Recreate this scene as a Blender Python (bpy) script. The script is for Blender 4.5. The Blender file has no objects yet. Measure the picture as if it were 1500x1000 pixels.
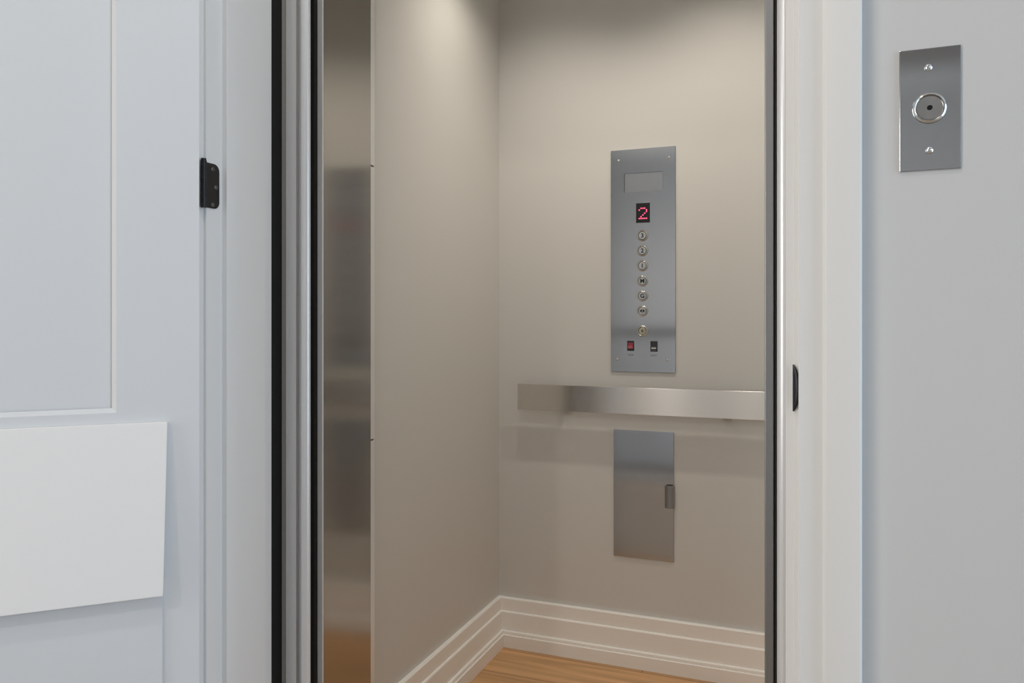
import bpy, bmesh, math
from math import sin, cos, tan, atan, pi, radians
from mathutils import Vector, Matrix

C = bpy.context.scene.collection
# ------------------------------------------------------------------ survey of the place (metres; camera stands at x=0, y=0)
F, PSI, CX, HY, EYE = 1139.0, radians(21.47), 750.0, 466.0, 1.10
def X_at(px, Y): return Y * tan(atan((px - CX) / F) - PSI)
def Z_at(py, X, Y): return EYE - (py - HY) * (-X * sin(PSI) + Y * cos(PSI)) / F

YF = 1.05                       # hall face of the wall
JL, JR = -0.977, -0.0285        # inner faces of the door jamb
JB = 1.222                      # shaft end of the jamb
XL, XR, YB = -1.008, -0.010, 2.441   # elevator car: left wall, right wall, back wall
CAR_TOP = 2.26
HALL_TOP = 2.75

# ------------------------------------------------------------------ materials
def mat(name, col, rough=0.5, metal=0.0, spec=0.5, aniso=0.0, tangent=None, emis=None, estr=0.0, bump=None, var=None):
    m = bpy.data.materials.new(name); m.use_nodes = True
    nt = m.node_tree; b = nt.nodes['Principled BSDF']
    b.inputs['Base Color'].default_value = (*col, 1)
    b.inputs['Roughness'].default_value = rough
    b.inputs['Metallic'].default_value = metal
    b.inputs['Specular IOR Level'].default_value = spec
    if aniso:
        b.inputs['Anisotropic'].default_value = aniso
        if isinstance(tangent, str):        # lathe-turned: grain runs in circles
            t = nt.nodes.new('ShaderNodeTangent'); t.direction_type = 'RADIAL'; t.axis = tangent
        else:                               # straight grain: fixed direction across the brushing
            t = nt.nodes.new('ShaderNodeCombineXYZ')
            for k in range(3): t.inputs[k].default_value = tangent[k]
        nt.links.new(t.outputs[0], b.inputs['Tangent'])
    if emis:
        b.inputs['Emission Color'].default_value = (*emis, 1)
        b.inputs['Emission Strength'].default_value = estr
    tc = nt.nodes.new('ShaderNodeTexCoord')
    if bump:                    # (scale vector, strength)
        mp = nt.nodes.new('ShaderNodeMapping'); mp.inputs['Scale'].default_value = bump[0]
        nz = nt.nodes.new('ShaderNodeTexNoise'); nz.inputs['Scale'].default_value = 1.0; nz.inputs['Detail'].default_value = 3
        bp = nt.nodes.new('ShaderNodeBump'); bp.inputs['Strength'].default_value = bump[1]; bp.inputs['Distance'].default_value = bump[2] if len(bump) > 2 else 0.001
        nt.links.new(tc.outputs['Object'], mp.inputs[0]); nt.links.new(mp.outputs[0], nz.inputs['Vector'])
        nt.links.new(nz.outputs['Fac'], bp.inputs['Height']); nt.links.new(bp.outputs[0], b.inputs['Normal'])
    if var:                     # slight brushing in the roughness: (scale vector, amount)
        mp = nt.nodes.new('ShaderNodeMapping'); mp.inputs['Scale'].default_value = var[0]
        nz = nt.nodes.new('ShaderNodeTexNoise'); nz.inputs['Scale'].default_value = 1.0; nz.inputs['Detail'].default_value = 4
        mr = nt.nodes.new('ShaderNodeMapRange')
        mr.inputs[3].default_value = rough - var[1]; mr.inputs[4].default_value = rough + var[1]
        nt.links.new(tc.outputs['Object'], mp.inputs[0]); nt.links.new(mp.outputs[0], nz.inputs['Vector'])
        nt.links.new(nz.outputs['Fac'], mr.inputs[0]); nt.links.new(mr.outputs[0], b.inputs['Roughness'])
    return m

def wood_mat(name, c1, c2):
    m = bpy.data.materials.new(name); m.use_nodes = True
    nt = m.node_tree; b = nt.nodes['Principled BSDF']; N = nt.nodes.new; L = nt.links.new
    tc = N('ShaderNodeTexCoord')
    br = N('ShaderNodeTexBrick'); br.inputs['Scale'].default_value = 1.0
    br.inputs['Brick Width'].default_value = 1.6; br.inputs['Row Height'].default_value = 0.165
    br.inputs['Mortar Size'].default_value = 0.0012; br.inputs['Bias'].default_value = 0.0
    br.inputs['Color1'].default_value = (*c1, 1); br.inputs['Color2'].default_value = (*c2, 1)
    br.inputs['Mortar'].default_value = (0.16, 0.08, 0.035, 1); br.offset = 0.37
    L(tc.outputs['Object'], br.inputs['Vector'])
    mp = N('ShaderNodeMapping'); mp.inputs['Scale'].default_value = (2.2, 38, 1)
    nz = N('ShaderNodeTexNoise'); nz.inputs['Scale'].default_value = 1.0; nz.inputs['Detail'].default_value = 6; nz.inputs['Distortion'].default_value = 0.6
    L(tc.outputs['Object'], mp.inputs[0]); L(mp.outputs[0], nz.inputs['Vector'])
    cr = N('ShaderNodeValToRGB'); cr.color_ramp.elements[0].position = 0.35; cr.color_ramp.elements[0].color = (0.74, 0.70, 0.66, 1)
    cr.color_ramp.elements[1].position = 0.7; cr.color_ramp.elements[1].color = (1.08, 1.06, 1.04, 1)
    L(nz.outputs['Fac'], cr.inputs[0])
    mx = N('ShaderNodeMixRGB'); mx.blend_type = 'MULTIPLY'; mx.inputs[0].default_value = 1
    L(br.outputs['Color'], mx.inputs[1]); L(cr.outputs[0], mx.inputs[2]); L(mx.outputs[0], b.inputs['Base Color'])
    b.inputs['Roughness'].default_value = 0.42
    return m

M = dict(
    hall=mat('hall_wall_paint', (0.625, 0.62, 0.61), 0.7, bump=((260, 260, 260), 0.05)),
    ceil=mat('ceiling_paint', (0.80, 0.80, 0.79), 0.8, bump=((200, 200, 200), 0.04)),
    car=mat('car_wall_paint', (0.64, 0.63, 0.605), 0.62, bump=((240, 240, 240), 0.05)),
    trim=mat('white_trim_paint', (0.80, 0.795, 0.78), 0.38, bump=((120, 120, 40), 0.015)),
    door=mat('white_door_paint', (0.745, 0.755, 0.765), 0.40, bump=((90, 90, 12), 0.03)),
    base=mat('white_baseboard_paint', (0.90, 0.885, 0.855), 0.36, bump=((30, 30, 200), 0.03)),
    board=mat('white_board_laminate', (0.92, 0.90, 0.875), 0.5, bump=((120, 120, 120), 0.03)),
    wood=wood_mat('hall_oak_planks', (0.42, 0.32, 0.23), (0.49, 0.38, 0.28)),
    carwood=wood_mat('car_oak_planks', (0.60, 0.35, 0.165), (0.70, 0.42, 0.205)),
    capwood=mat('dark_stained_cap_wood', (0.075, 0.055, 0.045), 0.4, bump=((6, 90, 90), 0.2)),
    plate=mat('brushed_stainless_plate', (0.50, 0.505, 0.515), 0.14, 1, aniso=0.9, tangent=(1, 0, 0), var=((300, 300, 6), 0.006)),
    rail=mat('brushed_stainless_rail', (0.70, 0.68, 0.645), 0.225, 1, aniso=1.0, tangent=(0, 0, 1), bump=((1.2, 1, 900), 1.0, 0.00007)),
    gate=mat('brushed_stainless_gate', (0.46, 0.445, 0.42), 0.16, 1, aniso=0.5, tangent=(0, 1, 0), var=((300, 300, 5), 0.008)),
    alu=mat('polished_aluminium_extrusion', (0.80, 0.80, 0.80), 0.30, 0.4, var=((300, 300, 2), 0.015)),
    alud=mat('satin_aluminium_extrusion', (0.34, 0.34, 0.345), 0.38, 1, var=((300, 300, 2), 0.02)),
    strip=mat('pale_grey_gate_edge', (0.78, 0.78, 0.78), 0.38, 0.3, var=((300, 300, 2), 0.04)),
    chrome=mat('polished_chrome', (0.78, 0.78, 0.78), 0.09, 1, var=((200, 200, 200), 0.02)),
    turned=mat('turned_stainless', (0.46, 0.45, 0.44), 0.20, 1, aniso=0.9, tangent='Y', var=((200, 200, 200), 0.03)),
    ring=mat('clear_button_ring', (0.72, 0.72, 0.70), 0.10, 1.0, var=((200, 200, 200), 0.03)),
    cap=mat('satin_button_cap', (0.58, 0.58, 0.57), 0.30, 1, var=((200, 200, 200), 0.03)),
    capy=mat('amber_button_cap', (0.52, 0.48, 0.34), 0.28, 1, var=((200, 200, 200), 0.03)),
    lit=mat('button_lamp_glow', (0.9, 0.9, 0.7), 0.4, emis=(1, 0.95, 0.7), estr=0.35),
    black=mat('matte_black', (0.010, 0.010, 0.011), 0.7, spec=0.2, bump=((200, 200, 200), 0.05)),
    gapblack=mat('black_gap_fill', (0.018, 0.017, 0.016), 0.6, spec=0.25, bump=((200, 200, 20), 0.05)),  # black filler that gives narrow gaps their darkness by colour
    hinge=mat('black_hinge_metal', (0.012, 0.012, 0.014), 0.35, 0.3, bump=((300, 300, 300), 0.05)),
    screwd=mat('dark_screw_metal', (0.16, 0.16, 0.17), 0.3, 1, var=((200, 200, 200), 0.03)),
    ink=mat('black_engraving', (0.015, 0.015, 0.015), 0.6, bump=((300, 300, 300), 0.02)),
    gink=mat('grey_engraving', (0.10, 0.10, 0.105), 0.6, bump=((300, 300, 300), 0.02)),
    led=mat('red_led', (0.8, 0.05, 0.1), 0.4, emis=(1.0, 0.10, 0.22), estr=1.5),
    screen=mat('black_display_glass', (0.012, 0.010, 0.011), 0.25, spec=0.4, bump=((300, 300, 300), 0.01)),
    red=mat('red_rocker_plastic', (0.34, 0.045, 0.065), 0.35, bump=((300, 300, 300), 0.03)),
    rocker=mat('black_rocker_plastic', (0.03, 0.03, 0.032), 0.35, bump=((300, 300, 300), 0.03)),
    soffit=mat('taupe_soffit_paint', (0.30, 0.27, 0.24), 0.7, bump=((200, 200, 200), 0.04)),
    white=mat('white_mark', (0.85, 0.85, 0.85), 0.5, bump=((300, 300, 300), 0.02)),
    insert=mat('brushed_insert_plate', (0.42, 0.43, 0.44), 0.30, 1, aniso=0.6, tangent=(1, 0, 0), var=((400, 400, 6), 0.008)),
)

# ------------------------------------------------------------------ mesh helpers
def box(bm, x0, x1, y0, y1, z0, z1, bev=0.0, seg=2):
    r = bmesh.ops.create_cube(bm, size=1.0)
    vs = r['verts']
    for v in vs:
        v.co = Vector(((x0 + x1) / 2 + v.co.x * (x1 - x0), (y0 + y1) / 2 + v.co.y * (y1 - y0), (z0 + z1) / 2 + v.co.z * (z1 - z0)))
    if bev:
        es = list({e for v in vs for e in v.link_edges})
        bmesh.ops.bevel(bm, geom=es, offset=bev, segments=seg, profile=0.5, affect='EDGES')

def prism(bm, pts, z0, z1, plane='xy'):
    """polygon extruded: 'xy' along z, 'yz' along x, 'xz' along y"""
    def P(a, b, t): return {'xy': (a, b, t), 'yz': (t, a, b), 'xz': (a, t, b)}[plane]
    lo = [bm.verts.new(P(a, b, z0)) for a, b in pts]
    hi = [bm.verts.new(P(a, b, z1)) for a, b in pts]
    n = len(pts); fs = [bm.faces.new(lo), bm.faces.new(hi)]
    for i in range(n):
        fs.append(bm.faces.new((lo[i], lo[(i + 1) % n], hi[(i + 1) % n], hi[i])))
    bmesh.ops.recalc_face_normals(bm, faces=fs)

def lathe_y(bm, cx, cz, prof, seg=40):
    """profile [(radius, y)] turned about the y axis through (cx, cz), ends closed"""
    rings = []; fs = []
    for r, y in prof:
        if r < 1e-6: rings.append([bm.verts.new((cx, y, cz))])
        else: rings.append([bm.verts.new((cx + r * cos(2 * pi * k / seg), y, cz + r * sin(2 * pi * k / seg))) for k in range(seg)])
    for a, b in zip(rings, rings[1:]):
        for k in range(seg):
            k2 = (k + 1) % seg
            q = [a[k % len(a)], a[k2 % len(a)], b[k2 % len(b)], b[k % len(b)]]
            u = []
            for v in q:
                if v not in u: u.append(v)
            if len(u) > 2: fs.append(bm.faces.new(u))
    for rg in (rings[0], rings[-1]):
        if len(rg) > 2: fs.append(bm.faces.new(rg))
    bmesh.ops.recalc_face_normals(bm, faces=fs)

def cyl_z(bm, cx, cy, r, z0, z1, seg=24, cap=0.0):
    lo = [(cx + r * cos(2 * pi * k / seg), cy + r * sin(2 * pi * k / seg)) for k in range(seg)]
    prism(bm, lo, z0, z1)

def arc(cx, cy, r, a0, a1, n=8):
    return [(cx + r * cos(radians(a0 + (a1 - a0) * k / n)), cy + r * sin(radians(a0 + (a1 - a0) * k / n))) for k in range(n + 1)]

def text_bm(bm, s, cx, y, cz, h, depth=0.0004, wide=1.0, bold=0.0):
    """raised lettering in the xz plane facing -y, centred at (cx, cz), cap height about h"""
    cu = bpy.data.curves.new('lettering', 'FONT'); cu.body = s; cu.size = h / 0.69
    cu.align_x = 'CENTER'; cu.align_y = 'CENTER'; cu.extrude = depth; cu.offset = bold; cu.resolution_u = 3
    o = bpy.data.objects.new('lettering', cu); C.objects.link(o)
    me = bpy.data.meshes.new_from_object(o.evaluated_get(bpy.context.evaluated_depsgraph_get()))
    bpy.data.objects.remove(o); bpy.data.curves.remove(cu)
    xs = [v.co.x for v in me.vertices]; ys = [v.co.y for v in me.vertices]
    mx, my = (min(xs) + max(xs)) / 2, (min(ys) + max(ys)) / 2
    for v in me.vertices: v.co = Vector((cx + (v.co.x - mx) * wide, y - v.co.z, cz + (v.co.y - my)))
    bm.from_mesh(me); bpy.data.meshes.remove(me)

WM = {}
def obj(name, bm, m, parent=None, origin=None, smooth=0, raw=False):
    """link one bmesh (world coordinates, or the parent's own when raw) as one object"""
    me = bpy.data.meshes.new(name); bm.to_mesh(me); bm.free()
    o = bpy.data.objects.new(name, me); C.objects.link(o)
    me.materials.append(M[m] if isinstance(m, str) else m)
    W = Matrix.Identity(4)
    if parent is not None:
        P = WM[parent.name]; o.parent = parent
        org = Vector(origin) if origin is not None else None
        loc = Matrix.Identity(4) if raw else P.inverted()
        me.transform(loc)
        if org is not None:
            l = (loc @ org) if not raw else org
            me.transform(Matrix.Translation(-l)); o.location = l
            W = P @ Matrix.Translation(l)
        else: W = P
    else:
        org = Vector(origin) if origin is not None else None
        if org is None:
            cs = [v.co for v in me.vertices]
            org = Vector(((min(c.x for c in cs) + max(c.x for c in cs)) / 2, (min(c.y for c in cs) + max(c.y for c in cs)) / 2, min(c.z for c in cs)))
        me.transform(Matrix.Translation(-org)); o.location = org; W = Matrix.Translation(org)
    WM[o.name] = W
    if smooth:
        for p in me.polygons: p.use_smooth = True
        me.set_sharp_from_angle(angle=radians(smooth))
    return o

def tag(o, label, cat, group=None, kind=None):
    o['label'] = label; o['category'] = cat
    if group: o['group'] = group
    if kind: o['kind'] = kind
    return o

def thing(name, label, cat, loc, rz=0.0, group=None, kind=None):
    o = bpy.data.objects.new(name, None); C.objects.link(o); o.location = loc; o.rotation_euler = (0, 0, rz)
    o.empty_display_size = 0.05
    WM[o.name] = Matrix.Translation(Vector(loc)) @ Matrix.Rotation(rz, 4, 'Z')
    return tag(o, label, cat, group, kind)

def struct(name, bm, m, label, cat, smooth=0):
    return tag(obj(name, bm, m, smooth=smooth), label, cat, kind='structure')

B = bmesh.new

# ------------------------------------------------------------------ the hall
HX0, HX1, HY0, SY0 = -2.30, 2.60, -0.45, -3.30
b = B(); box(b, HX0, HX1, HY0, 1.30, -0.20, 0.0)
struct('floor', b, 'wood', 'oak plank floor of the hall in front of the elevator', 'floor')
b = B(); box(b, HX0, HX1, SY0, 1.20, HALL_TOP, HALL_TOP + 0.1)
struct('ceiling', b, 'ceil', 'white ceiling of the hall', 'ceiling')
# front wall with the door opening
OPEN_T = 2.44
b = B(); box(b, HX0, JL - 0.019, YF, 1.20, 0, HALL_TOP); box(b, JR + 0.019, HX1, YF, 1.20, 0, HALL_TOP)
box(b, JL - 0.019, JR + 0.019, YF, 1.20, OPEN_T + 0.019, HALL_TOP)
struct('wall_front', b, 'hall', 'light grey painted hall wall around the elevator doorway', 'wall')
WY0, WY1, WZ0, WZ1 = -0.28, 0.88, 0.10, 2.25          # hall window, right end wall
VY0, VY1, VZ0, VZ1 = -2.15, -0.75, 0.55, 2.25          # added stairwell window, left end wall, to brighten the far wall
def end_wall(x0, x1, u0, u1, w0, w1):
    b = B(); box(b, x0, x1, SY0, u0, -1.6, HALL_TOP); box(b, x0, x1, u1, 1.20, -1.6, HALL_TOP)
    box(b, x0, x1, u0, u1, -1.6, w0); box(b, x0, x1, u0, u1, w1, HALL_TOP); return b
struct('wall_left', end_wall(HX0 - .1, HX0, VY0, VY1, VZ0, VZ1), 'hall', 'light grey left end wall with the added stairwell window', 'wall')
struct('wall_right', end_wall(HX1, HX1 + .1, WY0, WY1, WZ0, WZ1), 'hall', 'light grey right end wall with the tall hall window', 'wall')
# low wall with a dark cap rail behind the photographer, stairwell and its added window beyond
b = B(); box(b, HX0, HX1, HY0 - 0.01, HY0 + 0.09, 0.98, 1.03, 0.006)
for k in range(5): box(b, HX0 + .03 + k * 1.21, HX0 + .08 + k * 1.21, HY0 + .015, HY0 + .065, 0.06, 0.985, .003)
box(b, HX0, HX1, HY0 + .02, HY0 + .06, 0.06, 0.10, .003)
struct('trim_1', b, 'capwood', 'dark wooden guard rail along the stairwell edge', 'guard rail')
b = B(); box(b, HX0, HX1, HY0 - .02, HY0 + .10, 0, 0.06, .004)
struct('baseboard_stair', b, 'base', 'white curb along the stairwell edge', 'baseboard')
b = B(); box(b, HX0, HX1, SY0 - 0.1, SY0, -1.6, HALL_TOP)
struct('wall_back', b, 'hall', 'light grey far wall of the stairwell', 'wall')
b = B(); box(b, HX0, HX1, SY0, HY0, -1.7, -1.6)
struct('floor_stair', b, 'wood', 'wooden floor at the bottom of the stairwell', 'floor')
for n, hx, d, (u0, u1, w0, w1), lab in ((1, HX1, 1, (WY0, WY1, WZ0, WZ1), 'tall white framed window at the right end of the hall'), (2, HX0, -1, (VY0, VY1, VZ0, VZ1), 'white framed window added over the stairwell to brighten its far wall')):
    b = B()
    xa, xb = sorted((hx - d * .02, hx + d * .1))
    for y0, y1, z0, z1 in ((u0 - .07, u0, w0 - .07, w1 + .07), (u1, u1 + .07, w0 - .07, w1 + .07), (u0, u1, w0 - .07, w0), (u0, u1, w1, w1 + .07)):
        box(b, xa, xb, y0, y1, z0, z1, 0.004)
    xa, xb = sorted((hx + d * .03, hx + d * .06))
    box(b, xa, xb, u0, u1, (w0 + w1) / 2 - .02, (w0 + w1) / 2 + .02)
    struct('window_%d' % n, b, 'trim', lab, 'window')
b = B(); box(b, -.3, HX1, SY0, SY0 + .30, 2.56, HALL_TOP)  # unseen block added so the call plate reflects a dark band
struct('trim_11', b, 'soffit', 'taupe soffit added above the far stairwell wall as dark reflection', 'soffit')
b = B(); box(b, -.3, HX1, SY0, SY0 + .33, 2.46, 2.56, .01)  # unseen strip added so the call plate reflects a pale line
struct('trim_12', b, 'trim', 'white crown strip added under the soffit as pale reflection', 'crown moulding')

# ------------------------------------------------------------------ door frame (jamb, stop, casing) of the elevator doorway
ST0, ST1, STP = 1.088, 1.1135, 0.011
def jamb_poly(side):
    j = JL if side < 0 else JR; s = 1 if side < 0 else -1      # s: direction into the opening
    return [(j - s * .019, YF), (j - s * .0012, YF), (j, YF + .0012), (j, ST0), (j + s * (STP - .001), ST0), (j + s * STP, ST0 + .001), (j + s * STP, ST1 - .001),
            (j + s * (STP - .001), ST1), (j, ST1), (j, JB - .001), (j - s * .001, JB), (j - s * .019, JB)]
def casing_poly(side):
    j = JL if side < 0 else JR; s = -1 if side < 0 else 1      # s: direction away from the opening
    a = j + s * .006; w = 0.0725
    return [(a, YF), (a, YF - .0115), (a + s * .0015, YF - .013), (a + s * .0280, YF - .013), (a + s * .0292, YF - .0165), (a + s * .0310, YF - .0186), (a + s * .0330, YF - .0195),
            (a + s * (w - .003), YF - .0195), (a + s * (w - .001), YF - .0185), (a + s * w, YF - .0165), (a + s * w, YF)]
fr_l = struct('trim_2', (lambda b: (prism(b, jamb_poly(-1), 0, OPEN_T), b)[1])(B()), 'trim', 'white hinge side jamb of the elevator doorway', 'door jamb', smooth=25)
fr_r = struct('trim_3', (lambda b: (prism(b, jamb_poly(1), 0, OPEN_T), b)[1])(B()), 'trim', 'white strike side jamb of the elevator doorway', 'door jamb', smooth=25)
b = B(); box(b, JL - .019, JR + .019, YF, JB, OPEN_T, OPEN_T + .019)
struct('trim_4', b, 'trim', 'white head jamb over the elevator doorway', 'door jamb')
struct('trim_5', (lambda b: (prism(b, casing_poly(-1), 0, OPEN_T + .09), b)[1])(B()), 'trim', 'white casing left of the elevator doorway behind the open door', 'casing', smooth=25)
struct('trim_6', (lambda b: (prism(b, casing_poly(1), 0, OPEN_T + .09), b)[1])(B()), 'trim', 'white stepped casing between the elevator doorway and grey wall', 'casing', smooth=25)
b = B(); box(b, JL, JR, YF - .0195, YF, OPEN_T + .006, OPEN_T + .08, .002)
struct('trim_7', b, 'trim', 'white head casing over the elevator doorway', 'casing')

# black strike plate with a curled lip on the right jamb
za, zb = Z_at(602, JR, YF), Z_at(533.5, JR, YF)
zc, hh = (za + zb) / 2, (zb - za) / 2
b = B(); box(b, JR - .0012, JR + .0001, YF + .002, YF + .030, zc - .028, zc + .028, .0004)
sp = obj('strike_plate', b, 'hinge', fr_r, origin=(JR, YF, zc))
sp['label'] = 'black strike plate with a curved lip'
b = B()
n = 18; depth = 0.0078
rows = []
for i in range(n + 1):
    t = -1 + 2 * i / n; bulge = max(0.0, 1 - t * t) ** 0.75
    row = []
    for k in range(7):
        a = k / 6
        x = JR - .0012 + a * (depth * bulge + .0012); y = YF - .0022 - .0040 * bulge * sin(a * pi * .62)
        row.append((x, y, zc + t * hh))
    rows.append(row)
fv = [[b.verts.new(p) for p in r] for r in rows]
bv = [[b.verts.new((p[0] + .0002, p[1] + .0016, p[2])) for p in r] for r in rows]
fs = []
for G in (fv, bv):
    for i in range(n):
        for k in range(6): fs.append(b.faces.new((G[i][k], G[i][k + 1], G[i + 1][k + 1], G[i + 1][k])))
for i in range(n):
    for k in (0, 6): fs.append(b.faces.new((fv[i][k], fv[i + 1][k], bv[i + 1][k], bv[i][k])))
bmesh.ops.recalc_face_normals(b, faces=fs)
obj('lip', b, 'hinge', sp, smooth=40)

# ------------------------------------------------------------------ the open hall door, turned about its hinge pin
PIN = Vector((-0.9757, 1.0425, 0)); OPEN = radians(-136)
door = thing('door_1', 'white panelled swing door standing open on the left', 'door', (PIN.x, PIN.y, 0.012), OPEN, kind='structure')
D0, DW, DH = 0.0075, 0.925, 2.41          # local: x along the leaf, y through it (inner face at large y)
DI, DO = 0.0435, 0.0085                   # inner and hall faces (local y)
E = PIN.to_2d() + Vector((D0 * cos(OPEN) - DI * sin(OPEN), D0 * sin(OPEN) + DI * cos(OPEN)))
dv = Vector((cos(OPEN), sin(OPEN))); nv = Vector((-sin(OPEN), cos(OPEN)))       # along the leaf, out of its inner face
def S_at(px):                             # distance along the leaf's inner face at which a sight line meets it
    t = tan(atan((px - CX) / F) - PSI)
    return (t * E.y - E.x) / (dv.x - t * dv.y)
def DZ(px, py):
    s = S_at(px); p = E + dv * s
    return Z_at(py, p.x, p.y) - 0.012
s_panel = S_at(170.5); z_panel = DZ(170, 604.5)
s_board = S_at(243); z_bt = DZ(245, 617.0); z_bb = DZ(238, 873) + .0078
# leaf with two recessed panels on its inner face
b = B()
x0, x1 = D0, D0 + DW
pu0, pu1, pz0, pz1 = x0 + s_panel, x1 - s_panel, z_panel, DH - .12
px0, px1, pw0, pw1 = pu0, pu1, 0.20, z_panel - .16
box(b, x0, x1, DO, DI - .010, 0, DH)                       # core
box(b, x0, pu0, DI - .010, DI, 0, DH); box(b, pu1, x1, DI - .010, DI, 0, DH)      # stiles
box(b, pu0, pu1, DI - .010, DI, pz1, DH); box(b, pu0, pu1, DI - .010, DI, pw1, pz0); box(b, pu0, pu1, DI - .010, DI, 0, pw0)   # rails
def sticking(z0, z1):                     # sloped bead round a recess
    w = .0072; y0, y1 = DI, DI - .0075
    o_ = [(pu0, y0, z0), (pu1, y0, z0), (pu1, y0, z1), (pu0, y0, z1)]
    i_ = [(pu0 + w, y1, z0 + w), (pu1 - w, y1, z0 + w), (pu1 - w, y1, z1 - w), (pu0 + w, y1, z1 - w)]
    ov = [b.verts.new(p) for p in o_]; iv = [b.verts.new(p) for p in i_]
    fs = [b.faces.new((ov[k], ov[(k + 1) % 4], iv[(k + 1) % 4], iv[k])) for k in range(4)]
    bmesh.ops.recalc_face_normals(b, faces=fs)
sticking(pz0, pz1); sticking(pw0, pw1)
obj('door_leaf', b, 'door', door, raw=True)
# hinge: barrel on the pin, one leaf let into the jamb, radius corners, three screws
hz0, hz1 = Z_at(305.5, JL, 1.065), Z_at(240, JL, 1.065); bz1 = Z_at(234, JL, 1.05)
b = B(); y0, y1, r = PIN.y + .001, 1.0800, .0125
poly = [(y0, hz0), ] + arc(y1 - r, hz0 + r, r, -90, 0, 8) + arc(y1 - r, hz1 - r, r, 0, 90, 8) + [(y0, hz1)]
prism(b, poly, JL - .0005, JL + .0014, 'yz')
hg = obj('hinge', b, 'hinge', door, origin=(JL, PIN.y, hz0)); hg['label'] = 'black butt hinge with rounded corners'
kn = (bz1 - hz0) / 5
b = B()
for k in range(5):
    cyl_z(b, PIN.x, PIN.y, .0052, hz0 + k * kn + .0005, hz0 + (k + 1) * kn - (.0005 if k < 4 else .003), 24)
cyl_z(b, PIN.x, PIN.y, .0044, hz0 - .001, bz1 + .001, 24)
obj('hinge_barrel', b, 'hinge', hg, smooth=40)
def screw_x(bm, x, y, z, r):              # countersunk cross-head screw facing +x
    seg = 20
    ring = lambda rr, xx: [bm.verts.new((xx, y + rr * cos(2 * pi * k / seg), z + rr * sin(2 * pi * k / seg))) for k in range(seg)]
    A, Bq, D = ring(r, x), ring(r * .82, x + .0006), ring(r * .38, x + .0005)
    c = bm.verts.new((x - .0006, y, z)); fs = []
    for p, q in ((A, Bq), (Bq, D)):
        for k in range(seg): fs.append(bm.faces.new((p[k], p[(k + 1) % seg], q[(k + 1) % seg], q[k])))
    for k in range(seg): fs.append(bm.faces.new((D[k], D[(k + 1) % seg], c)))
    bmesh.ops.recalc_face_normals(bm, faces=fs)
for px, py in ((311.2, 247.7), (315.6, 274.5), (311.2, 300)):
    t = tan(atan((px - CX) / F) - PSI); y = JL / t; z = Z_at(py, JL, y)
    b = B(); screw_x(b, JL + .0014, y, z, .0038); obj('screw', b, 'screwd', hg, smooth=50)

# white board on the door: upper leaf kicks out a little at its foot, lower leaf hangs below
def dpt(s, out, z): q = E + dv * s + nv * out; return Vector((q.x, q.y, z + .012))
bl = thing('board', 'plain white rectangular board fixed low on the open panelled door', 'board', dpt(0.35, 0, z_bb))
def slab(bm, quad, th):                   # quad [(s, out, z)*4] thickened towards the room
    o1 = [bm.verts.new(dpt(s, o, z)) for s, o, z in quad]; o2 = [bm.verts.new(dpt(s, o + th, z)) for s, o, z in quad]
    fs = [bm.faces.new(o1), bm.faces.new(o2)] + [bm.faces.new((o1[k], o1[(k + 1) % 4], o2[(k + 1) % 4], o2[k])) for k in range(4)]
    bmesh.ops.recalc_face_normals(bm, faces=fs)
    bmesh.ops.bevel(bm, geom=list(bm.edges), offset=.0008, segments=2, affect='EDGES')
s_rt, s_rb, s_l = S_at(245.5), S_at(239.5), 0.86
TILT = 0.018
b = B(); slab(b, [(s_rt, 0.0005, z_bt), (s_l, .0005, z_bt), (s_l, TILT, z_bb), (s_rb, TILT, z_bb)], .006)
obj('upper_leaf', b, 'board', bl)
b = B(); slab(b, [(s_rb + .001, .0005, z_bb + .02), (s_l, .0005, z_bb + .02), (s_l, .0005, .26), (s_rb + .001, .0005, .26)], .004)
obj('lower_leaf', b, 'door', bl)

# ------------------------------------------------------------------ hall call station on the grey wall
cxa, cxb = X_at(1317.3, YF), X_at(1407.3, YF)
cz1 = (Z_at(75.8, cxa, YF) + Z_at(66, cxb, YF)) / 2; cz0 = (Z_at(252, cxa, YF) + Z_at(247, cxb, YF)) / 2
cmx = (cxa + cxb) / 2
st = thing('hall_call_station', 'stainless plate with one round call button on grey hall wall', 'call station', (cmx, YF, cz0))
YP = YF - .0025
b = B(); box(b, cxa, cxb, YP, YF + .001, cz0, cz1, .0006); obj('faceplate', b, 'plate', st)
for px, py in ((1360, 99), (1361.5, 220)):
    X = X_at(px, YP); z = Z_at(py, X, YP)
    b = B(); r = .0044
    lathe_y(b, X, z, [(r, YP), (r * .95, YP - .0012), (r * .7, YP - .0024), (r * .42, YP - .0028), (r * .34, YP - .0010), (0, YP - .0008)], 24)
    obj('screw', b, 'chrome', st, smooth=50)
bx = X_at(1361.5, YP); bz = Z_at(158.5, bx, YP); R = .0187
b = B()
lathe_y(b, bx, bz, [(R * .76, YP - .0021), (0, YP - .0021)][::-1], 64)
lathe_y(b, bx, bz, [(0, YP), (R * .77, YP), (R * .77, YP - .0030), (R * .74, YP - .0034), (0, YP - .0030)], 64)
cb = obj('call_button', b, 'turned', st, origin=(bx, YP, bz), smooth=30)
b = B()
lathe_y(b, bx, bz, [(R * .80, YP - .0002), (R * .80, YP - .0040), (R * .86, YP - .0050), (R * .94, YP - .0042), (R, YP - .0018), (R, YP)], 64)
o = obj('button_ring', b, 'ring', cb, smooth=50); o['label'] = 'shiny clear ring around the button'
b = B(); lathe_y(b, bx, bz, [(.0030, YP - .0030), (.0030, YP - .0037), (0, YP - .0037)], 20)
o = obj('indicator_dot', b, 'black', cb); o['label'] = 'small black centre lens'

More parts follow.
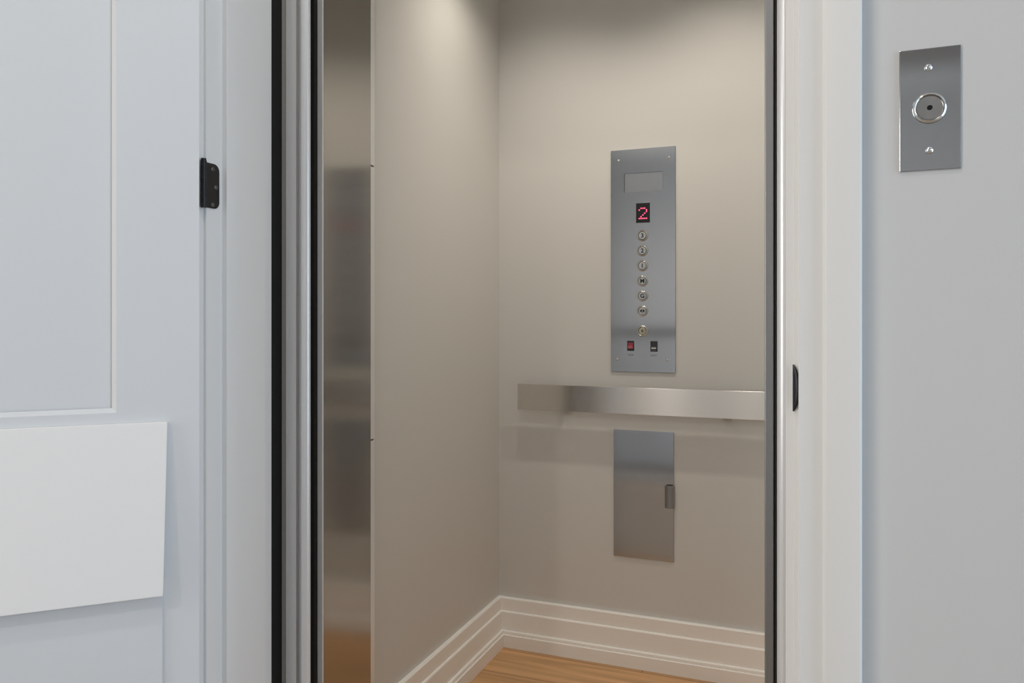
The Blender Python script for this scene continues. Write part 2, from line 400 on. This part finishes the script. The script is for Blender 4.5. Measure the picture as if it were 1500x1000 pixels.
# ------------------------------------------------------------------ landing frame: polished extrusions beside the car, shaft gap in black
def frame_poly(side):
    w = [X_at(409, 1.272), X_at(418, 1.264), X_at(434, 1.264), X_at(438, 1.266), X_at(453, 1.264)]
    if side < 0: x = w; s = 1
    else:
        xe = X_at(1138, 1.266); x = [xe + (w[4] - v) for v in w]; s = -1
    cx = (x[3] + x[4]) / 2; r = abs(x[4] - x[3]) / 2
    nose = [(cx - s * r * cos(pi * k / 12), 1.268 - .010 * sin(pi * k / 12)) for k in range(13)]
    return ([(x[0], 1.305), (x[0], 1.272), (x[1], 1.272), (x[1] + s * .001, 1.263), (x[1] + s * .003, 1.262)] +
            [(x[1] + s * (.003 + .004 * k), 1.262 + .0006 * k) for k in range(1, 3)] +
            [(x[2] - s * .001, 1.2645), (x[2], 1.280), (x[3], 1.280)] + nose + [(x[4] - s * .004, 1.272), (x[4] - s * .030, 1.305)])
for side, lab in ((-1, 'polished metal edge post between hinge jamb and car gate'), (1, 'polished metal edge post beside the strike plate jamb')):
    b = B(); prism(b, frame_poly(side), -.02, 2.40)
    tag(obj('metal_edge_post', b, 'alu', smooth=35), lab, 'metal post', 'polished edge posts of the elevator landing')
# black boxes added in place of the shade in the shaft gaps
b = B()
box(b, -1.10, X_at(409, 1.262) - .0015, JB + .012, 1.306, -.02, 2.40)
box(b, -1.10, X_at(465, 1.35) - .0005, 1.34, 1.352, -.02, 2.40)
struct('trim_8', b, 'gapblack', 'black strips standing for shade in the gap left of the car gate', 'black strip')
b = B(); box(b, X_at(1134, 1.35) + .001, .10, 1.345, 1.40, -.02, 2.40); box(b, -.012, .10, JB + .002, 1.345, -.02, 2.40)
struct('trim_9', b, 'gapblack', 'black strip standing for shade in the gap right of the car', 'black strip')
b = B(); box(b, -1.10, .10, 1.225, 1.40, 2.40, 2.46)
struct('trim_10', b, 'gapblack', 'unseen black strip over the car entrance', 'black strip')

# ------------------------------------------------------------------ the elevator car
b = B(); box(b, XL - .05, XR + .05, 1.31, YB + .05, -.03, 0.0)
struct('floor_car', b, 'carwood', 'oak plank floor inside the elevator car', 'floor')
b = B(); box(b, XL - .05, XL, 1.40, YB + .05, 0, CAR_TOP)
struct('wall_car_left', b, 'car', 'greige left wall inside the elevator car', 'wall')
b = B(); box(b, XL, XR, YB, YB + .05, 0, CAR_TOP)
struct('wall_car_back', b, 'car', 'greige back wall of the car behind the control panel', 'wall')
b = B(); box(b, XR, XR + .05, 1.40, YB + .05, 0, CAR_TOP)
struct('wall_car_right', b, 'car', 'greige right wall inside the elevator car', 'wall')
b = B(); box(b, XL - .05, XR + .05, 1.31, YB + .05, CAR_TOP, CAR_TOP + .04)
struct('ceiling_car', b, 'ceil', 'white ceiling of the elevator car', 'ceiling')

# baseboards: stepped board with a shoe, profile (distance from wall, height)
def zw(py, off): return Z_at(py, XL + off, YB - off)
T1, T2, T3, T4 = zw(871.5, 0), zw(893.5, .014), zw(921.5, .019), zw(927.5, .026)
prof = [(0, 0), (.030, 0), (.0300, T4 - .0030), (.0290, T4 - .0020), (.0262, T4 - .0015), (.0255, T3 - .0030), (.0240, T3 - .0008), (.0185, T3), (.0185, T2 - .003), (.0165, T2), (.0125, T2 + .001), (.0125, T1 - .003), (.010, T1), (0, T1)]
def baseboard(side):
    b = B()
    def P(o, z, end):
        if side == 'left': return (XL + o, (YB - o) if end else 1.46, z)
        if side == 'back': return ((XL + o) if end else (XR - o), YB - o, z)
        return (XR - o, (YB - o) if end else 1.46, z)
    A = [b.verts.new(P(o, z, 0)) for o, z in prof]; Q = [b.verts.new(P(o, z, 1)) for o, z in prof]
    n = len(prof); fs = [b.faces.new(A), b.faces.new(Q)]
    fs += [b.faces.new((A[k], A[(k + 1) % n], Q[(k + 1) % n], Q[k])) for k in range(n)]
    bmesh.ops.recalc_face_normals(b, faces=fs); return b
struct('baseboard_left', baseboard('left'), 'base', 'white stepped baseboard along the left car wall', 'baseboard')
struct('baseboard_back', baseboard('back'), 'base', 'white stepped baseboard along the back car wall', 'baseboard')
struct('baseboard_right', baseboard('right'), 'base', 'white stepped baseboard along the right car wall', 'baseboard')

# ------------------------------------------------------------------ car gate folded against the left wall, strike post on the right
TH = radians(4.6)
g0 = Vector((X_at(473, 1.35), 1.35)); gd = Vector((-sin(TH), cos(TH))); gn = Vector((-cos(TH), -sin(TH)))
tt = tan(atan((543 - CX) / F) - PSI); gl = (tt * g0.y - g0.x) / (gd.x - tt * gd.y)
ga = thing('car_gate', 'brushed stainless car gate leaf folded back against left wall', 'gate', (g0.x, g0.y, 0.01))
def gpoly(a0, a1, t0, t1): return [tuple(g0 + gd * a + gn * t) for a, t in ((a0, t0), (a1, t0), (a1, t1), (a0, t1))]
b = B(); prism(b, gpoly(.003, gl, 0, .012), .012, 2.34)
obj('gate_leaf', b, 'gate', ga)
wl = abs(X_at(465, 1.35) - g0.x)
b = B(); box(b, g0.x - wl, g0.x, 1.349, 1.353, .012, 2.34, .0012)
o = obj('lead_edge', b, 'strip', ga); o['label'] = 'pale grey edge strip of the gate leaf'
ge = g0 + gd * gl
zs = [.012, Z_at(644, ge.x, ge.y + .01), Z_at(243, ge.x, ge.y + .01), 2.34]
b = B(); prism(b, gpoly(gl, gl + .021, .004, .012), .012, 2.34); obj('gap_backing', b, 'gapblack', ga)  # black backing put behind the strips so their gaps read dark
for k in range(3):
    b = B(); x = gpoly(gl + .0012, gl + .021, .0005, .004)
    prism(b, x, zs[k] + (.0022 if k else 0), zs[k + 1] - (.0022 if k < 2 else 0))
    obj('edge_strip', b, 'strip', ga)
px0_, px1_ = X_at(1120, 1.35), X_at(1134, 1.35)
b = B(); box(b, px0_, px1_, 1.35, 1.405, .0, 2.38, .0016, 3)
tag(obj('gate_strike_post', b, 'alud'), 'narrow grey metal strike post at right edge of the car', 'gate post')

# ------------------------------------------------------------------ handrail on the back wall
RO, RT = .0508, .006
yr = YB - RO
rx0 = X_at(758.2, yr); rx1 = XR - .03
rz1, rz0 = Z_at(561.9, rx0, yr), Z_at(599.2, rx0, yr)
hr = thing('handrail', 'flat brushed stainless handrail across the back car wall', 'handrail', (rx0, YB, rz0))
b = B(); box(b, rx0, rx1, yr, yr + RT, rz0, rz1, .0008); obj('rail_bar', b, 'rail', hr)
for px in (828, 1063):
    X = X_at(px, yr + .02)
    b = B(); box(b, X - .003, X + .003, yr + RT, YB - .004, rz0 + .012, rz1 - .02, .001)
    box(b, X - .014, X + .014, YB - .004, YB, rz0 - .004, rz1 - .01, .001)
    box(b, X - .012, X + .012, yr + RT, yr + RT + .003, rz0 + .012, rz1 - .02, .0008)
    obj('bracket', b, 'alud', hr)

# ------------------------------------------------------------------ car operating panel
yp = YB - .005
ox0, ox1 = X_at(894.9, yp), X_at(989.4, yp)
oz1 = (Z_at(221, ox0, yp) + Z_at(213.5, ox1, yp)) / 2; oz0 = (Z_at(543.3, ox0, yp) + Z_at(545.9, ox1, yp)) / 2
cop = thing('car_operating_panel', 'tall stainless elevator control panel with red floor display and buttons', 'control panel', ((ox0 + ox1) / 2, YB, oz0))
dx0, dx1 = X_at(914.3, yp), X_at(970.3, yp)
dz1 = (Z_at(254.5, dx0, yp) + Z_at(250.5, dx1, yp)) / 2; dz0 = (Z_at(282.5, dx0, yp) + Z_at(278, dx1, yp)) / 2
b = B()                                    # plate with a shallow blank window
for q in ((ox0, dx0, oz0, oz1), (dx1, ox1, oz0, oz1), (dx0, dx1, oz0, dz0), (dx0, dx1, dz1, oz1)):
    box(b, q[0], q[1], yp, YB - .0002, q[2], q[3])
obj('faceplate', b, 'plate', cop)
b = B(); box(b, dx0, dx1, yp + .0042, YB - .0001, dz0, dz1); o = obj('blank_window', b, 'insert', cop); o['label'] = 'blank recessed window near the top'
def P(px, py): X = X_at(px, yp); return X, Z_at(py, X, yp)
for px, py in ((906, 235.3), (979.5, 230.5), (904.7, 525.8), (977.3, 527)):
    X, z = P(px, py); b = B(); r = .0048
    lathe_y(b, X, z, [(r, yp), (r * .9, yp - .0014), (r * .5, yp - .0024), (r * .25, yp - .0026), (0, yp - .0012)], 20)
    obj('screw', b, 'chrome', cop, smooth=50)
# red dot-matrix floor display
X0, z1 = P(931.8, 297.8); X1, z0 = P(952.0, 325.6)
b = B(); box(b, X0, X1, yp - .0015, yp, z0, z1, .0004)
dsp = obj('floor_display', b, 'screen', cop, origin=((X0 + X1) / 2, yp, (z0 + z1) / 2))
dsp['label'] = 'black display showing a red 2'
rowsd = ['01110', '10001', '00001', '00010', '00100', '01000', '11111']
gx0, gzt = P(936.6, 305.2); gx1, gzb = P(947.2, 319.6)
b = B()
for j, rw in enumerate(rowsd):
    for i, ch in enumerate(rw):
        if ch == '1':
            X = gx0 + (gx1 - gx0) * i / 4; z = gzt + (gzb - gzt) * j / 6
            lathe_y(b, X, z, [(.00215, yp - .0012), (.0021, yp - .0022), (0, yp - .0023)], 12)
o = obj('lit_digit', b, 'led', dsp); o['label'] = 'glowing red dot matrix digit 2'
# round buttons
BR = .0178
ys = [(345.0, '3'), (367.0, '2'), (389.0, '1'), (411.3, 'M'), (433.2, 'G'), (455.2, 'open'), (484.5, 'bell')]
for py, s in ys:
    X, z = P(941.3, py)
    nm = {'open': 'door_open_button', 'bell': 'alarm_button'}.get(s, 'floor_button')
    b = B(); lathe_y(b, X, z, [(BR * .66, yp), (BR * .66, yp - .0042), (BR * .62, yp - .0048), (0, yp - .0046)], 40)
    bt = obj(nm, b, 'capy' if s in ('bell', ) else 'cap', cop, origin=(X, yp, z), smooth=35)
    bt['label'] = {'open': 'round button marked with two arrow heads', 'bell': 'lowest round button with a bell mark'}.get(s, 'round button marked ' + s)
    b = B(); lathe_y(b, X, z, [(BR * .75, yp - .0002), (BR * .75, yp - .0046), (BR * .82, yp - .0056), (BR * .92, yp - .0046), (BR, yp - .0016), (BR, yp)], 40)
    obj('button_ring', b, 'ring', bt, smooth=50)
    b = B(); lathe_y(b, X, z, [(BR * .76, yp), (BR * .76, yp - .0012), (0, yp - .0012)], 40); obj('button_groove', b, 'gapblack', bt)
    b = B(); yl = yp - .0046
    if s == 'open':
        for d in (-1, 1):
            prism(b, [(X + d * .0012, z + .0062), (X + d * .0086, z), (X + d * .0012, z - .0062)], yl - .0006, yl + .0004, 'xz')
    elif s == 'bell':
        poly = [(k * .72, q * .8) for k, q in [(-.0062, -.0042), (.0062, -.0042), (.0045, -.0022), (.0042, .002), (.0028, .0046), (0, .0058), (-.0028, .0046), (-.0042, .002), (-.0045, -.0022)]]
        prism(b, [(X + p, z + q) for p, q in poly], yl - .0006, yl + .0004, 'xz')
        lathe_y(b, X, z - .0056, [(.0014, yl + .0004), (.0014, yl - .0006), (0, yl - .0006)], 12)
    else: text_bm(b, s, X, yl - .0004, z, .0128, bold=.0006)
    obj('legend', b, 'gink' if s == 'bell' else 'ink', bt)
# rocker switches with their engraved words
for nm, pxa, pxb, pya, pyb, word, wpx, wpy in (('stop_switch', 918.8, 928.8, 498.8, 513.8, 'STOP', 924, 519.8), ('light_switch', 952.9, 963.2, 499.4, 515.0, 'LIGHT', 957.8, 520.3)):
    Xa, za_ = P(pxa, pya); Xb, zb_ = P(pxb, pyb); xm, zm = (Xa + Xb) / 2, (za_ + zb_) / 2
    b = B(); box(b, Xa, Xb, yp - .0022, yp, zb_, za_, .0006)
    sw = obj(nm, b, 'rocker', cop, origin=(xm, yp, zm))
    sw['label'] = 'red rocker stop switch in black bezel' if nm[0] == 's' else 'black rocker switch with a white line'
    w = (Xb - Xa) * (.34 if nm[0] == 's' else .33); hgt = (za_ - zb_)
    b = B()
    zt, zb2 = (zm + hgt * .30, zm - hgt * .26) if nm[0] == 's' else (zm + hgt * .40, zm - hgt * .40)
    prism(b, [(yp - .0018, zt), (yp - .0034, zt), (yp - .0030, (zt + zb2) / 2), (yp - .0058, zb2), (yp - .0018, zb2)], xm - w, xm + w, 'yz')
    obj('rocker', b, 'red' if nm[0] == 's' else 'rocker', sw)
    if nm[0] == 'l':
        b = B(); box(b, xm - w, xm + w, yp - .0056, yp - .0030, zm - hgt * .20, zm - hgt * .13); obj('white_line', b, 'white', sw)
    X, z = P(wpx, wpy); b = B(); text_bm(b, word, X, yp - .0001, z, .0050, .0003, 1.05)
    obj('switch_legend', b, 'gink', sw)

# ------------------------------------------------------------------ telephone cabinet door below the rail
lx0, lx1 = X_at(898.8, yp), X_at(986.9, yp)
lz1 = (Z_at(629, lx0, yp) + Z_at(633, lx1, yp)) / 2; lz0 = (Z_at(812.8, lx0, yp) + Z_at(823.3, lx1, yp)) / 2
ph = thing('wall_cabinet_door', 'small plain stainless access door below the handrail', 'cabinet door', ((lx0 + lx1) / 2, YB, lz0))
b = B(); box(b, lx0, lx1, yp, YB - .0002, lz0, lz1, .0007); obj('door_plate', b, 'plate', ph)
hx0, hx1 = X_at(973.2, yp - .012), X_at(987.4, yp - .012)
hz1_, hz0_ = Z_at(711, hx0, yp - .012), Z_at(744, hx0, yp - .012)
b = B(); cxh, rh = (hx0 + hx1) / 2, (hx1 - hx0) / 2
pl = [(cxh + rh * cos(a), yp - .0008 - .013 * abs(sin(a)) ** .7) for a in [pi * k / 16 for k in range(17)]]
prism(b, pl, hz0_, hz1_)
o = obj('finger_pull', b, 'alud', ph, smooth=40); o['label'] = 'half round metal pull at the right edge'
b = B(); prism(b, [(cxh + (x - cxh) * .72, yp - .001 + (y - yp + .001) * .72) for x, y in pl], hz1_ - .001, hz1_ + .0004)
obj('pull_top_shade', b, 'black', o)  # flat black patch on top, the hollow's shade put into colour

# ------------------------------------------------------------------ light: daylight from the hall window, fill from an added stairwell window, hall downlights, car downlights
def area(name, loc, rot, sx, sy, e, col):
    l = bpy.data.lights.new(name, 'AREA'); l.shape = 'RECTANGLE'; l.size, l.size_y = sx, sy; l.energy = e; l.color = col
    o = bpy.data.objects.new(name, l); C.objects.link(o); o.location = loc; o.rotation_euler = rot; return o
def spot(name, loc, e, col, ang, blend, rad, aim=None):
    l = bpy.data.lights.new(name, 'SPOT'); l.energy = e; l.color = col; l.spot_size = radians(ang); l.spot_blend = blend; l.shadow_soft_size = rad
    o = bpy.data.objects.new(name, l); C.objects.link(o); o.location = loc; return o
area('window_daylight', (HX1 + .12, (WY0 + WY1) / 2, (WZ0 + WZ1) / 2), (radians(90), 0, radians(90)), WY1 - WY0, WZ1 - WZ0, 37, (0.56, 0.77, 1.0))
area('stair_fill', (HX0 - .12, (VY0 + VY1) / 2, (VZ0 + VZ1) / 2), (radians(90), 0, radians(-90)), VY1 - VY0, VZ1 - VZ0, 46, (1.0, 0.96, 0.91))  # added fill that brightens the far wall and the hall front
WARM = (1.0, 0.92, 0.80)
spot('hall_downlight', (-.37, .45, HALL_TOP - .01), 26, (1.0, 0.89, 0.77), 160, .5, .045)
spot('stair_downlight', (-1.22, -1.5, HALL_TOP - .01), 66, (1.0, 0.91, 0.82), 160, .5, .06)
spot('car_downlight', (-.747, 1.98, CAR_TOP - .005), 14.8, WARM, 126, .95, .022).rotation_euler = (radians(9), radians(4), 0)
spot('car_downlight', (-.272, 1.98, CAR_TOP - .005), 17.8, WARM, 130, .8, .022).rotation_euler = (radians(8), 0, 0)

w = bpy.data.worlds.new('sky'); bpy.context.scene.world = w; w.use_nodes = True
bg = w.node_tree.nodes['Background']; bg.inputs[0].default_value = (0.72, 0.85, 1.0, 1); bg.inputs[1].default_value = 1.0

# ------------------------------------------------------------------ camera and colour
cam = bpy.data.cameras.new('camera'); cam.sensor_width = 36; cam.lens = F / 1500 * 36; cam.shift_y = -(500 - HY) / 1500; cam.clip_start = .02
co = bpy.data.objects.new('camera', cam); C.objects.link(co); co.location = (0, 0, EYE); co.rotation_euler = (radians(90), 0, PSI)
S = bpy.context.scene; S.camera = co
S.view_settings.view_transform = 'Standard'; S.view_settings.look = 'None'; S.view_settings.gamma = 1; S.view_settings.exposure = 0.0
S.view_settings.use_curve_mapping = False
S.cycles.use_denoising = True; S.cycles.max_bounces = 10; S.cycles.diffuse_bounces = 6; S.cycles.glossy_bounces = 6
